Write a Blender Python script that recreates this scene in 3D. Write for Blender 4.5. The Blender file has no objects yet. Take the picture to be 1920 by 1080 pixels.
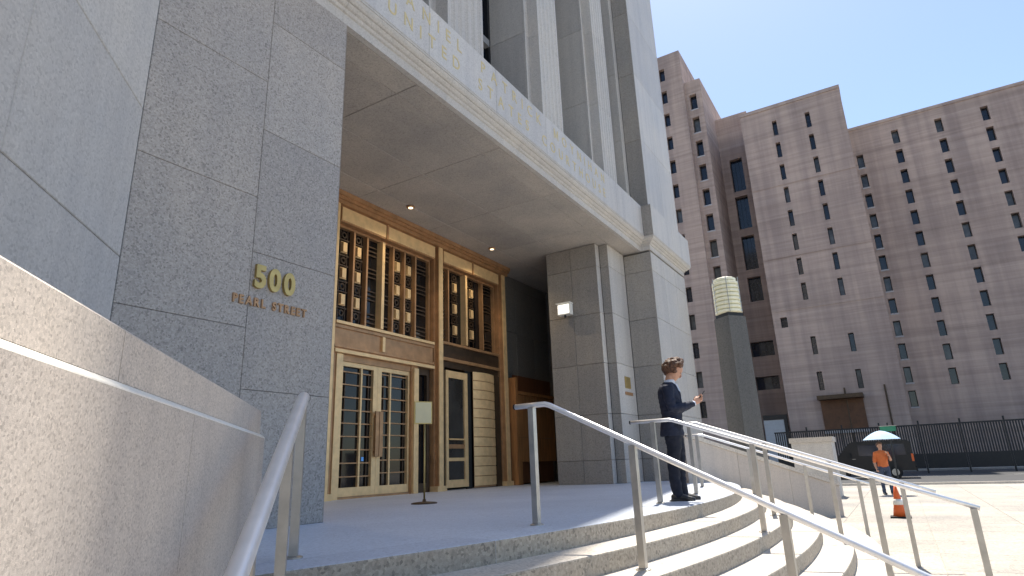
import bpy, bmesh, math, random
from mathutils import Vector, Matrix
from mathutils import noise as mnoise
random.seed(7)
R = math.radians
S = bpy.context.scene
COL = S.collection

# ------------------------------------------------------------------ camera
cam_d = bpy.data.cameras.new("camera")
cam = bpy.data.objects.new("camera", cam_d)
COL.objects.link(cam)
rt = Vector((0.52738, -0.84886, -0.03616))
up = Vector((-0.22251, -0.17906, 0.95834))
fw = Vector((0.81997, 0.49737, 0.28332))
m = Matrix.Identity(4)
for i in range(3):
    m[i][0], m[i][1], m[i][2] = rt[i], up[i], -fw[i]
m[2][3] = 0.49
cam.matrix_world = m
cam_d.sensor_width = 36
cam_d.lens = 36 * 1135 / 1920
cam_d.clip_start = 0.05
cam_d.clip_end = 3000
S.camera = cam

# ------------------------------------------------------------------ light
SUN_EL, SUN_AZ = R(64), R(10.9)          # azimuth measured from +X towards +Y
w = bpy.data.worlds.new("World")
S.world = w
w.use_nodes = True
wn = w.node_tree.nodes
sky = wn.new("ShaderNodeTexSky")
sky.sky_type = 'NISHITA'
sky.sun_disc = False
sky.sun_elevation = SUN_EL
sky.sun_rotation = R(90) - SUN_AZ
sky.air_density = 1.0
sky.dust_density = 0.6
sky.ozone_density = 1.2
wn["Background"].inputs["Strength"].default_value = 0.13
w.node_tree.links.new(sky.outputs[0], wn["Background"].inputs["Color"])
sd = bpy.data.lights.new("sun", 'SUN')
sd.energy = 5.0
sd.angle = R(0.53)
sd.color = (1.0, 0.93, 0.82)
sun = bpy.data.objects.new("sun", sd)
COL.objects.link(sun)
sv = Vector((math.cos(SUN_EL) * math.cos(SUN_AZ), math.cos(SUN_EL) * math.sin(SUN_AZ), math.sin(SUN_EL)))
sun.rotation_euler = (-sv).to_track_quat('-Z', 'Y').to_euler()
sun.location = (30, 10, 60)
S.view_settings.view_transform = 'Standard'
S.view_settings.look = 'None'
S.view_settings.gamma = 1
S.view_settings.use_curve_mapping = False
S.view_settings.exposure = 0.68
S.cycles.max_bounces = 6
S.cycles.diffuse_bounces = 4
S.cycles.glossy_bounces = 3
S.cycles.use_adaptive_sampling = True
S.cycles.adaptive_threshold = 0.02
S.cycles.use_denoising = True

# ------------------------------------------------------------------ materials
MAT = {}
def nodes_of(name):
    mt = bpy.data.materials.new(name)
    mt.use_nodes = True
    MAT[name] = mt
    nt = mt.node_tree
    return mt, nt, nt.nodes["Principled BSDF"]

def ramp(nt, fac, stops):
    r = nt.nodes.new("ShaderNodeValToRGB")
    el = r.color_ramp.elements
    el[0].position, el[0].color = stops[0][0], (*stops[0][1], 1)
    el[1].position, el[1].color = stops[-1][0], (*stops[-1][1], 1)
    for p, c in stops[1:-1]:
        e = el.new(p); e.color = (*c, 1)
    nt.links.new(fac, r.inputs[0])
    return r.outputs[0]

def mul(nt, a, b, fac=1.0, mode='MULTIPLY'):
    n = nt.nodes.new("ShaderNodeMix"); n.data_type = 'RGBA'; n.blend_type = mode
    n.inputs[0].default_value = fac
    for s, v in ((6, a), (7, b)):
        if isinstance(v, tuple): n.inputs[s].default_value = (*v, 1)
        else: nt.links.new(v, n.inputs[s])
    return n.outputs[2]

def noise(nt, vec, scale, detail=3, rough=.55):
    n = nt.nodes.new("ShaderNodeTexNoise")
    n.inputs["Scale"].default_value = scale
    n.inputs["Detail"].default_value = detail
    n.inputs["Roughness"].default_value = rough
    nt.links.new(vec, n.inputs["Vector"])
    return n.outputs["Fac"]

def bump(nt, b, h, strength, dist=.01):
    n = nt.nodes.new("ShaderNodeBump")
    n.inputs["Strength"].default_value = strength
    n.inputs["Distance"].default_value = dist
    nt.links.new(h, n.inputs["Height"])
    nt.links.new(n.outputs[0], b.inputs["Normal"])

def granite(name, base, fleck=.35, cell=42., rough=.62, spread=.10, streak=.0, warm=(1, .96, .9), spec=.35):
    mt, nt, b = nodes_of(name)
    pos = nt.nodes.new("ShaderNodeNewGeometry").outputs["Position"]
    g = lambda k: tuple(max(0, c * k) for c in base)
    v = nt.nodes.new("ShaderNodeTexVoronoi"); v.inputs["Scale"].default_value = cell
    nt.links.new(pos, v.inputs["Vector"])
    bw = nt.nodes.new("ShaderNodeRGBToBW"); nt.links.new(v.outputs["Color"], bw.inputs[0])
    c1 = ramp(nt, bw.outputs[0], [(.12, g(1 - 1.5 * fleck)), (.3, g(1 - .45 * fleck)), (.5, base), (.72, g(1 + .35 * fleck)), (.9, g(1 + .9 * fleck))])
    fine = noise(nt, pos, cell * 3.2, 2)
    c2 = ramp(nt, fine, [(.3, (1 - .5 * fleck,) * 3), (.7, (1 + .4 * fleck,) * 3)])
    c = mul(nt, c1, c2)
    big = noise(nt, pos, .55, 5, .6)
    c = mul(nt, c, ramp(nt, big, [(.3, (1 - spread,) * 3), (.7, tuple((1 + spread) * k for k in warm))]))
    if streak:
        mp = nt.nodes.new("ShaderNodeMapping"); mp.inputs["Scale"].default_value = (3.0, 3.0, .12)
        nt.links.new(pos, mp.inputs["Vector"])
        st = noise(nt, mp.outputs[0], 1.6, 5, .65)
        c = mul(nt, c, ramp(nt, st, [(.36, (1 - streak, 1 - streak, 1 - streak * .9)), (.58, (1, 1, 1))]))
    oi = nt.nodes.new("ShaderNodeObjectInfo")
    c = mul(nt, c, ramp(nt, oi.outputs["Random"], [(0, (.91, .91, .915)), (1, (1.06, 1.055, 1.04))]))
    nt.links.new(c, b.inputs["Base Color"])
    b.inputs["Roughness"].default_value = rough
    b.inputs["Specular IOR Level"].default_value = spec
    bump(nt, b, fine, .25, .004)
    return mt

def plain(name, col, rough=.6, metal=0., var=.12, scale=3., bmp=.0, spec=.5, coat=0.):
    mt, nt, b = nodes_of(name)
    pos = nt.nodes.new("ShaderNodeNewGeometry").outputs["Position"]
    n = noise(nt, pos, scale, 5)
    c = ramp(nt, n, [(.3, tuple(x * (1 - var) for x in col)), (.7, tuple(min(1, x * (1 + var)) for x in col))])
    nt.links.new(c, b.inputs["Base Color"])
    b.inputs["Roughness"].default_value = rough
    b.inputs["Metallic"].default_value = metal
    b.inputs["Specular IOR Level"].default_value = spec
    b.inputs["Coat Weight"].default_value = coat
    if bmp: bump(nt, b, noise(nt, pos, scale * 12, 3), bmp, .01)
    return mt

granite("pier_granite", (.385, .362, .345), .25, 62, .55, .09, .05)
granite("light_granite", (.53, .52, .51), .12, 60, .6, .07, .08)
granite("frieze_granite", (.575, .57, .57), .10, 60, .55, .08, .10)
granite("shaded_granite", (.33, .315, .298), .16, 55, .6, .10, .08)  # facade stone darkened for side faces: their shade is in the colour
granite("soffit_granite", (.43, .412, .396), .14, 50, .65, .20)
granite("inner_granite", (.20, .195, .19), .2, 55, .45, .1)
granite("landing_granite", (.56, .61, .70), .12, 60, .5, .09, warm=(1, .99, .97))
granite("step_granite", (.56, .525, .48), .18, 60, .6, .18)
granite("cheek_granite", (.55, .50, .46), .20, 165, .6, .09, .08)
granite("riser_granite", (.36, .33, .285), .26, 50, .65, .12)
granite("sunlit_stone", (.84, .82, .77), .05, 60, .5, .04)  # cheek stone made paler: sunlight on the edge put into the colour
granite("dark_pylon", (.13, .13, .128), .2, 40, .65, .1, .1)
granite("plaza_stone", (.40, .378, .345), .22, 40, .7, .22)
plain("mortar", (.19, .18, .172), .9)
plain("brass", (.80, .56, .29), .40, .25, .12, 6)
plain("bronze", (.42, .24, .12), .42, .35, .2, 5)
plain("dark_bronze", (.07, .044, .026), .45, .35, .25, 6)
plain("old_gold", (.52, .38, .15), .45, .8, .15, 8)
plain("pale_gilt", (.60, .50, .27), .6, .1, .08, 8)
plain("steel", (.88, .87, .87), .36, .62, .05, 9)
plain("steel_post", (.46, .44, .41), .42, .9, .12, 9)
plain("booth_panel", (.34, .16, .055), .5, 0, .2, 2.5)
plain("bay_shade", (.11, .045, .018), .55, 0, .25, 3)
plain("asphalt", (.055, .055, .057), .85, 0, .2, 2, .2)
plain("white_enamel", (.78, .77, .72), .4, 0, .05, 4)
plain("lamp_glass", (.90, .87, .66), .35, 0, .06, 6)
plain("black_metal", (.018, .019, .022), .45, .3, .2, 5)
plain("car_black", (.010, .011, .014), .35, 0, .1, 3, 0, .35, .1)
plain("rubber", (.015, .015, .015), .8, 0, .1, 5)
plain("garage_door", (.42, .45, .49), .5, .2, .06, 4)
plain("sill_stone", (.46, .44, .45), .7)
plain("suit", (.016, .021, .042), .75, 0, .2, 14, .25, .3)
plain("trousers", (.012, .015, .027), .8, 0, .2, 14, .25, .3)
plain("shirt", (.62, .68, .80), .8)
plain("shoe", (.012, .011, .011), .35)
plain("skin", (.52, .29, .20), .5, 0, .08, 30)
plain("hair", (.105, .048, .025), .6, 0, .45, 45, .5)
plain("phone", (.02, .02, .025), .2)
plain("orange_shirt", (.62, .16, .045), .8, 0, .1, 10)
plain("jeans", (.05, .07, .12), .85, 0, .2, 12)
plain("umbrella_cloth", (.42, .60, .80), .7, 0, .1, 6)
plain("sign_green", (.02, .20, .12), .5)
plain("sign_cream", (.70, .60, .36), .55, .1, .05, 6)
plain("cone_orange", (.75, .14, .03), .55)
plain("curtain", (.30, .31, .33), .8, 0, .15, 3)

def glass_mat(name, col, rough=.06, spec=.8):
    mt, nt, b = nodes_of(name)
    pos = nt.nodes.new("ShaderNodeNewGeometry").outputs["Position"]
    c = ramp(nt, noise(nt, pos, 1.1, 3), [(.35, tuple(x * .6 for x in col)), (.7, tuple(x * 1.4 for x in col))])
    nt.links.new(c, b.inputs["Base Color"])
    b.inputs["Roughness"].default_value = rough
    b.inputs["Specular IOR Level"].default_value = spec
    bump(nt, b, noise(nt, pos, .8, 2), .03, .05)
    return mt
glass_mat("door_glass", (.008, .008, .010), .06, .38)
glass_mat("blind_glass", (.10, .105, .11), .12, .5)
glass_mat("wing_glass", (.05, .048, .045), .05, 1.0)
glass_mat("window_glass", (.012, .017, .032), .1, .6)

def concrete_mauve():
    mt, nt, b = nodes_of("mauve_concrete")
    pos = nt.nodes.new("ShaderNodeNewGeometry").outputs["Position"]
    mp = nt.nodes.new("ShaderNodeMapping"); mp.inputs["Scale"].default_value = (.05, .05, 1.9)
    nt.links.new(pos, mp.inputs["Vector"])
    band = noise(nt, mp.outputs[0], 1.3, 4, .7)
    c = ramp(nt, band, [(.3, (.385, .30, .262)), (.52, (.49, .385, .338)), (.72, (.565, .455, .40))])
    big = noise(nt, pos, .12, 5, .6)
    c = mul(nt, c, ramp(nt, big, [(.30, (.80, .785, .78)), (.70, (1.14, 1.10, 1.05))]))
    mp2 = nt.nodes.new("ShaderNodeMapping"); mp2.inputs["Scale"].default_value = (1., 1., .06)
    nt.links.new(pos, mp2.inputs["Vector"])
    st = noise(nt, mp2.outputs[0], 1.1, 4, .6)
    c = mul(nt, c, ramp(nt, st, [(.35, (.76, .76, .79)), (.6, (1, 1, 1))]))
    nt.links.new(c, b.inputs["Base Color"])
    b.inputs["Roughness"].default_value = .85
    bump(nt, b, band, .3, .05)
concrete_mauve()

def wood_mat(name, col):
    mt, nt, b = nodes_of(name)
    pos = nt.nodes.new("ShaderNodeNewGeometry").outputs["Position"]
    mp = nt.nodes.new("ShaderNodeMapping"); mp.inputs["Scale"].default_value = (9, 9, .7)
    nt.links.new(pos, mp.inputs["Vector"])
    n = noise(nt, mp.outputs[0], 2.2, 5, .65)
    c = ramp(nt, n, [(.3, tuple(x * .65 for x in col)), (.7, tuple(x * 1.3 for x in col))])
    nt.links.new(c, b.inputs["Base Color"])
    b.inputs["Roughness"].default_value = .5
wood_mat("wood", (.36, .165, .06))
wood_mat("wood_dark", (.12, .045, .018))

def emit_mat(name, col, s):
    mt, nt, b = nodes_of(name)
    b.inputs["Base Color"].default_value = (*col, 1)
    b.inputs["Emission Color"].default_value = (*col, 1)
    b.inputs["Emission Strength"].default_value = s
emit_mat("downlight_glow", (1.0, .80, .52), 1.6)
emit_mat("floodlight_glow", (1.0, .97, .86), .9)
emit_mat("screen_blue", (.10, .32, .75), .15)
emit_mat("signal_green", (.05, .7, .45), .8)

# ------------------------------------------------------------------ builders
WLOC = {}
CACHE = {}
def empty(name, loc=(0, 0, 0), parent=None):
    o = bpy.data.objects.new(name, None)
    o.empty_display_size = .2
    COL.objects.link(o)
    WLOC[o] = Vector(loc)
    if parent:
        o.parent = parent
        o.location = WLOC[o] - WLOC[parent]
    else:
        o.location = loc
    return o

def tag(o, label=None, cat=None, group=None, kind=None):
    if label: o["label"] = label
    if cat: o["category"] = cat
    if group: o["group"] = group
    if kind: o["kind"] = kind
    return o

def obj(name, vf, mat, parent=None, smooth=False, share=True, recenter=True, mat2=None, sel=None):
    """vf = (verts, faces) in world coordinates; linked as one mesh object with its origin at its base."""
    vs, fs = vf
    vs = [Vector(v) for v in vs]
    if recenter:
        lo = [min(v[i] for v in vs) for i in range(3)]
        hi = [max(v[i] for v in vs) for i in range(3)]
        c = Vector(((lo[0] + hi[0]) / 2, (lo[1] + hi[1]) / 2, lo[2]))
    else:
        c = Vector((0, 0, 0))
    loc = [tuple(round(x, 4) for x in (v - c)) for v in vs]
    key = (tuple(loc), len(fs), mat, smooth)
    me = CACHE.get(key) if share else None
    if me is None:
        me = bpy.data.meshes.new(name)
        me.from_pydata(loc, [], fs)
        me.materials.append(MAT[mat])
        if mat2:
            me.materials.append(MAT[mat2])
            for i_, p_ in enumerate(me.polygons):
                p_.material_index = 1 if sel(i_) else 0
        bm = bmesh.new(); bm.from_mesh(me)
        if name in ("letter", "numeral"):      # characters keep the winding they come with
            bmesh.ops.remove_doubles(bm, verts=bm.verts, dist=1e-5)
        else:
            bmesh.ops.recalc_face_normals(bm, faces=bm.faces)
        bm.to_mesh(me); bm.free()
        if smooth:
            me.polygons.foreach_set("use_smooth", [True] * len(me.polygons))
        CACHE[key] = me
    o = bpy.data.objects.new(name, me)
    COL.objects.link(o)
    WLOC[o] = c
    if parent:
        o.parent = parent
        o.location = c - WLOC[parent]
    else:
        o.location = c
    return o

def join(*parts):
    V, F = [], []
    for v, f in parts:
        n = len(V)
        V += [tuple(p) for p in v]
        F += [tuple(i + n for i in q) for q in f]
    return V, F

def box(x0, x1, y0, y1, z0, z1):
    v = [(x0, y0, z0), (x1, y0, z0), (x1, y1, z0), (x0, y1, z0), (x0, y0, z1), (x1, y0, z1), (x1, y1, z1), (x0, y1, z1)]
    return v, [(0, 3, 2, 1), (4, 5, 6, 7), (0, 1, 5, 4), (1, 2, 6, 5), (2, 3, 7, 6), (3, 0, 4, 7)]

def obox(c, u, v, n, w_, h, d):
    """box from corner c spanning u*w_, v*h, n*d"""
    c, u, v, n = Vector(c), Vector(u), Vector(v), Vector(n)
    P = [c, c + u * w_, c + u * w_ + v * h, c + v * h]
    P = P + [p + n * d for p in P]
    return [tuple(p) for p in P], [(0, 3, 2, 1), (4, 5, 6, 7), (0, 1, 5, 4), (1, 2, 6, 5), (2, 3, 7, 6), (3, 0, 4, 7)]

def slab(c, u, v, n, w_, h, t=.03, g=.008, ch=.006):
    """stone panel whose face lies on the plane through c: gap g to its neighbours, chamfered edge ch, depth t behind the face"""
    c, u, v, n = Vector(c), Vector(u), Vector(v), Vector(n)
    def ring(i, d):
        a = c + u * i + v * i + n * d
        return [a, a + u * (w_ - 2 * i), a + u * (w_ - 2 * i) + v * (h - 2 * i), a + v * (h - 2 * i)]
    P = ring(g / 2, -t) + ring(g / 2, -ch) + ring(g / 2 + ch, 0)
    F = [(0, 3, 2, 1), (8, 9, 10, 11)]
    for k in (0, 4):
        for i in range(4):
            j = (i + 1) % 4
            F.append((k + i, k + j, k + 4 + j, k + 4 + i))
    return [tuple(p) for p in P], F

def prism(poly, z0, z1):
    n = len(poly)
    V = [(x, y, z0) for x, y in poly] + [(x, y, z1) for x, y in poly]
    F = [tuple(range(n))[::-1], tuple(range(n, 2 * n))] + [(i, (i + 1) % n, n + (i + 1) % n, n + i) for i in range(n)]
    return V, F

def tube(pts, r, seg=10, caps=True):
    pts = [Vector(p) for p in pts]
    rr = r if isinstance(r, (list, tuple)) else [r] * len(pts)
    V, F = [], []
    prev = None
    for i, p in enumerate(pts):
        a = pts[max(i - 1, 0)]; b = pts[min(i + 1, len(pts) - 1)]
        d = (b - a).normalized()
        if prev is None:
            x = d.orthogonal().normalized()
        else:
            x = (prev - d * prev.dot(d)).normalized()
        prev = x
        y = d.cross(x)
        for k in range(seg):
            t = 2 * math.pi * k / seg
            V.append(tuple(p + (x * math.cos(t) + y * math.sin(t)) * rr[i]))
    for i in range(len(pts) - 1):
        for k in range(seg):
            j = (k + 1) % seg
            F.append((i * seg + k, i * seg + j, (i + 1) * seg + j, (i + 1) * seg + k))
    if caps:
        F.append(tuple(range(seg))[::-1])
        F.append(tuple(range((len(pts) - 1) * seg, len(pts) * seg)))
    return V, F

def lathe(c, prof, seg=16):
    c = Vector(c)
    V, F = [], []
    for r, z in prof:
        for k in range(seg):
            t = 2 * math.pi * k / seg
            V.append((c.x + r * math.cos(t), c.y + r * math.sin(t), c.z + z))
    for i in range(len(prof) - 1):
        for k in range(seg):
            j = (k + 1) % seg
            F.append((i * seg + k, i * seg + j, (i + 1) * seg + j, (i + 1) * seg + k))
    F.append(tuple(range(seg))[::-1])
    F.append(tuple(range((len(prof) - 1) * seg, len(prof) * seg)))
    return V, F

def loft(rings, seg=14):
    """rings: (center, axis_a, axis_b) with a, b vectors of the ellipse"""
    V, F = [], []
    for c, a, b in rings:
        c, a, b = Vector(c), Vector(a), Vector(b)
        for k in range(seg):
            t = 2 * math.pi * k / seg
            V.append(tuple(c + a * math.cos(t) + b * math.sin(t)))
    for i in range(len(rings) - 1):
        for k in range(seg):
            j = (k + 1) % seg
            F.append((i * seg + k, i * seg + j, (i + 1) * seg + j, (i + 1) * seg + k))
    F.append(tuple(range(seg))[::-1])
    F.append(tuple(range((len(rings) - 1) * seg, len(rings) * seg)))
    return V, F

def holes_wall(X, y0, y1, z0, z1, holes, depth, back=None):
    """wall face on the plane x = X looking to -X, with rectangular openings (ya, yb, za, zb) that have reveals"""
    ys = sorted({y0, y1, *[h[0] for h in holes], *[h[1] for h in holes]})
    zs = sorted({z0, z1, *[h[2] for h in holes], *[h[3] for h in holes]})
    V, F, idx = [], [], {}
    def vid(x, y, z):
        k = (round(x, 3), round(y, 3), round(z, 3))
        if k not in idx:
            idx[k] = len(V); V.append((x, y, z))
        return idx[k]
    for i in range(len(ys) - 1):
        for j in range(len(zs) - 1):
            cy, cz = (ys[i] + ys[i + 1]) / 2, (zs[j] + zs[j + 1]) / 2
            if any(h[0] < cy < h[1] and h[2] < cz < h[3] for h in holes): continue
            F.append((vid(X, ys[i], zs[j]), vid(X, ys[i + 1], zs[j]), vid(X, ys[i + 1], zs[j + 1]), vid(X, ys[i], zs[j + 1])))
    for a, b, c, d in holes:
        q = [(a, c), (b, c), (b, d), (a, d)]
        for i in range(4):
            (ya, za), (yb, zb) = q[i], q[(i + 1) % 4]
            F.append((vid(X, ya, za), vid(X, yb, zb), vid(X + depth, yb, zb), vid(X + depth, ya, za)))
    if back:   # roof and sides, so that the mass is solid from every position
        a0, a1, a2, a3 = vid(X, y0, z0), vid(X, y1, z0), vid(X, y1, z1), vid(X, y0, z1)
        b0, b1, b2, b3 = vid(back, y0, z0), vid(back, y1, z0), vid(back, y1, z1), vid(back, y0, z1)
        F += [(a3, a2, b2, b3), (a0, a3, b3, b0), (a2, a1, b1, b2), (b0, b1, b2, b3)]
    return V, F

def text_mesh(ch, h, depth, off=.018):
    """one character, standing: x right, z up, face looking to -Y; returns verts, faces, advance"""
    cu = bpy.data.curves.new("t", 'FONT')
    cu.body = ch
    cu.size = 1.0
    cu.extrude = .5
    cu.offset = off
    cu.resolution_u = 4
    o = bpy.data.objects.new("t", cu)
    COL.objects.link(o)
    dg = bpy.context.evaluated_depsgraph_get()
    me = bpy.data.meshes.new_from_object(o.evaluated_get(dg))
    V = [tuple(v.co) for v in me.vertices]
    F = [tuple(p.vertices) for p in me.polygons]
    bpy.data.objects.remove(o); bpy.data.curves.remove(cu); bpy.data.meshes.remove(me)
    xs = [v[0] for v in V]; ys = [v[1] for v in V]
    k = h / .72
    x0 = min(xs)
    return [((v[0] - x0) * k, -(v[2]) * depth, v[1] * k) for v in V], F, (max(xs) - x0) * k

GLY = {}
def glyph_m():
    """the letter M as one plain outline, in units of cap height"""
    P = [(0, 0), (.13, 0), (.13, .66), (.40, .12), (.50, .12), (.77, .66), (.77, 0), (.90, 0), (.90, 1), (.74, 1), (.45, .36), (.16, 1), (0, 1)]
    n = len(P)
    V = [(x, -.5, z) for x, z in P] + [(x, .5, z) for x, z in P]
    F = [(0, 1, 2, 12), (12, 2, 11), (2, 3, 10, 11), (3, 4, 10), (4, 5, 9, 10), (5, 8, 9), (5, 6, 7, 8)]
    F = F + [tuple(n + i for i in f[::-1]) for f in F] + [((i + 1) % n, i, n + i, n + (i + 1) % n) for i in range(n)]
    return V, F, .90
GLY[('M', .006)] = glyph_m()
def lettering(txt, x0, x1, z, y, h, depth, mat, parent, name, squeeze=1.0, space=.45, off=.018):
    """letters spread evenly between x0 and x1 on the plane y, each letter its own object"""
    W = []
    for ch in txt:
        if ch == ' ': W.append(h * space); continue
        if (ch, off) not in GLY: GLY[(ch, off)] = text_mesh(ch, 1.0, 1.0, off)
        W.append(GLY[(ch, off)][2] * h * squeeze)
    gap = (x1 - x0 - sum(W)) / (len(txt) - 1)
    x = x0
    for ch, wd in zip(txt, W):
        if ch != ' ':
            v, f, a = GLY[(ch, off)]
            obj(name, ([(x + p[0] * h * squeeze, y + .003 - depth / 2 + p[1] * depth, z + p[2] * h) for p in v], f), mat, parent)
        x += wd + gap

UX_, UY_, UZ_ = (1, 0, 0), (0, 1, 0), (0, 0, 1)
# ================================================================== THE SETTING
tag(obj("plaza_ground", ([(-500, -500, -.9), (900, -500, -.9), (900, 500, -.9), (-500, 500, -.9)], [(0, 1, 2, 3)]), "plaza_stone"), kind="structure")
tag(obj("kerb", box(32.8, 33, -200, 200, -.95, -.80), "step_granite"), kind="structure")
tag(obj("road", box(33, 56, -200, 200, -.95, -.896), "asphalt"), kind="structure")
for i in range(14):
    tag(obj("lane_marking", box(44.4, 44.55, -30 + i * 4.5, -27.6 + i * 4.5, -.893, -.8915), "white_enamel"), kind="structure")
tag(obj("pavement", box(56, 130, -200, 200, -.95, -.78), "plaza_stone"), kind="structure")

pg = bpy.data.objects["plaza_ground"]
for i in range(17):
    for j in range(13):
        x, y = 8.0 + i * 1.5, -15.2 + j * 1.5
        if x > 32.5 or math.atan2(y, x) < -.60: continue
        obj("paving_slab", slab((x, y, -.892), UX_, UY_, UZ_, 1.5, 1.5, .007, .012, .003), "plaza_stone", pg)

# steps: arcs round one centre, cut by the two cheek walls
CX, CY, R0, TREAD, RISE = 7.8, 20.5, 18.4, .36, .15
def arc_x(r, side):
    best = None
    for i in range(4000):
        a = -math.pi / 2 + (i / 4000 * 1.1) * side
        x, y = CX + r * math.cos(a), CY + r * math.sin(a)
        if (side < 0 and x - y < -1.02) or (side > 0 and x + y > 18.44):
            return a
    return -math.pi / 2 + 1.1 * side
def arc(r, a0, a1, n):
    return [(CX + r * math.cos(a0 + (a1 - a0) * i / n), CY + r * math.sin(a0 + (a1 - a0) * i / n)) for i in range(n + 1)]
aL, aR = arc_x(R0, -1), arc_x(R0, 1)
land = arc(R0 - .42, aL, aR, 60) + [(16.4, 5.2), (18.6, 9.7), (2.2, 9.7), (2.0, 5.5)]
tag(obj("landing", prism(land, -.9, 0), "landing_granite"), kind="structure")
steps = tag(empty("entrance_steps", (CX, CY - R0, -.9)), kind="structure")
for k in range(6):
    r = R0 + TREAD * k
    z = -RISE * k
    a0, a1 = arc_x(r, -1), arc_x(r, 1)
    L = r * (a1 - a0)
    n = max(3, round(L / 1.9))
    off = .5 if k % 2 else 0
    cuts = [a0] + [a0 + (a1 - a0) * (i + off) / n for i in range(0 if off else 1, n)] + [a1]
    for i in range(len(cuts) - 1):
        b0, b1 = cuts[i] + .0012 / r, cuts[i + 1] - .0012 / r
        ri, ro = r - .42, r
        ms = max(4, int((b1 - b0) * r / .16))
        # tread, rounded nosing and riser as one bent stone
        secs = [(ri, -.20), (ri, 0), (ro - .014, 0), (ro - .004, -.004), (ro, -.014), (ro, -.20)]
        V, F = [], []
        for j in range(ms + 1):
            a = b0 + (b1 - b0) * j / ms
            for q, dz in secs:
                V.append((CX + q * math.cos(a), CY + q * math.sin(a), z + dz + (.0005 if k == 0 else 0)))
        ns = len(secs)
        for j in range(ms):
            for s in range(ns):
                t = (s + 1) % ns
                F.append((j * ns + s, j * ns + t, (j + 1) * ns + t, (j + 1) * ns + s))
        F.append(tuple(range(ns))); F.append(tuple(range(ms * ns, ms * ns + ns))[::-1])
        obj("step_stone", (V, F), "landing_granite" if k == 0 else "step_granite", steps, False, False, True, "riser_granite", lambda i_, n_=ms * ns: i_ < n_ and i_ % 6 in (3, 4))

# ================================================================== COURTHOUSE
CH = tag(empty("courthouse", (9.6, 7.5, 0)), "tall grey granite building with a deep bronze doored entrance above curved steps", "courthouse")
UX, UY, UZ, NF = (1, 0, 0), (0, 1, 0), (0, 0, 1), (0, -1, 0)
F0 = 5.33
def skin(parent, c, u, n, widths, zcuts, mat, stagger=None, t=.05, g=.008, name="panel", ch=.006):
    """cover a wall face with stone panels: columns of given widths, courses cut at zcuts (stagger: other cuts for odd columns)"""
    x = 0
    for i, wd in enumerate(widths):
        zc = stagger if (stagger and i % 2) else zcuts
        for a, b in zip(zc[:-1], zc[1:]):
            cc = Vector(c) + Vector(u) * x
            obj(name, slab((cc.x, cc.y, a), u, UZ, n, wd, b - a, t, g, ch), mat, parent)
        x += wd

# left pier: backing block and its slabs in running bond
pier = obj("pier", box(2.43, 4.70, F0 + .045, 10.0, -.9, 7.6), "mortar", CH)
skin(pier, (2.40, F0, 0), UX, NF, [1.24, 1.11], [-.0, 1.92, 3.34, 4.76, 6.18, 7.6], "pier_granite", [0, 1.31, 2.73, 4.16, 5.58, 7.0, 7.6], t=.06, g=.004, ch=.004)
# the bright chamfered arris at the opening
obj("arris", prism([(4.70, F0 + .07), (4.752, F0 + .004), (4.80, F0 + .055), (4.80, 9.9), (4.70, 9.9)], 0, 6.29), "shaded_granite", CH)
# canted wing wall
dq = 1 / math.sqrt(2)
cu, cn = (-dq, -dq, 0), (dq, -dq, 0)
cant = obj("canted_wall", obox((2.40 - .05 * dq, F0 + .05 * dq, -.9), cu, UZ, (-dq, dq, 0), 9.0, 14.9, .6), "mortar", CH)
zc = [-.9, .9, 2.32, 3.75, 5.17, 6.6, 8.0, 9.4, 10.8, 12.2, 14.0]
for i in range(5):
    for a, b in zip(zc[:-1], zc[1:]):
        p = Vector((2.40, F0, 0)) + Vector(cu) * (.004 + 1.8 * i)
        obj("panel", slab((p.x, p.y, a), cu, UZ, cn, 1.8, b - a, .06, .007), "light_granite", cant)

# soffit of the deep entrance
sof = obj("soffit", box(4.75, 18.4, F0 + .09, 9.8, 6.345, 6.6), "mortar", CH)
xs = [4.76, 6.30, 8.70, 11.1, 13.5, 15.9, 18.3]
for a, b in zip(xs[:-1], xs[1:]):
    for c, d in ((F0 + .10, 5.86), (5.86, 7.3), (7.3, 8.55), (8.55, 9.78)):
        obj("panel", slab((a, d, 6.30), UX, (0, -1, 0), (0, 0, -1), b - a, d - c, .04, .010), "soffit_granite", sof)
for x, y in ((9.74, 8.54), (13.16, 8.58), (6.3, 8.54)):
    dl = obj("downlight", lathe((x, y, 6.262), [(.05, 0), (.085, .0), (.095, .012), (.095, .035), (.05, .035)]), "bronze", CH, True)
    ld = bpy.data.lights.new("downlight_lamp", 'SPOT')
    ld.energy = 75; ld.color = (1.0, .78, .50); ld.spot_size = R(130); ld.spot_blend = .6; ld.shadow_soft_size = .05
    lo_ = bpy.data.objects.new("downlight_lamp", ld); COL.objects.link(lo_)
    lo_.location = (x, y, 6.24)
    obj("bulb", lathe((x, y, 6.255), [(.052, 0), (.056, .008), (.056, .03)]), "downlight_glow", dl)

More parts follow.
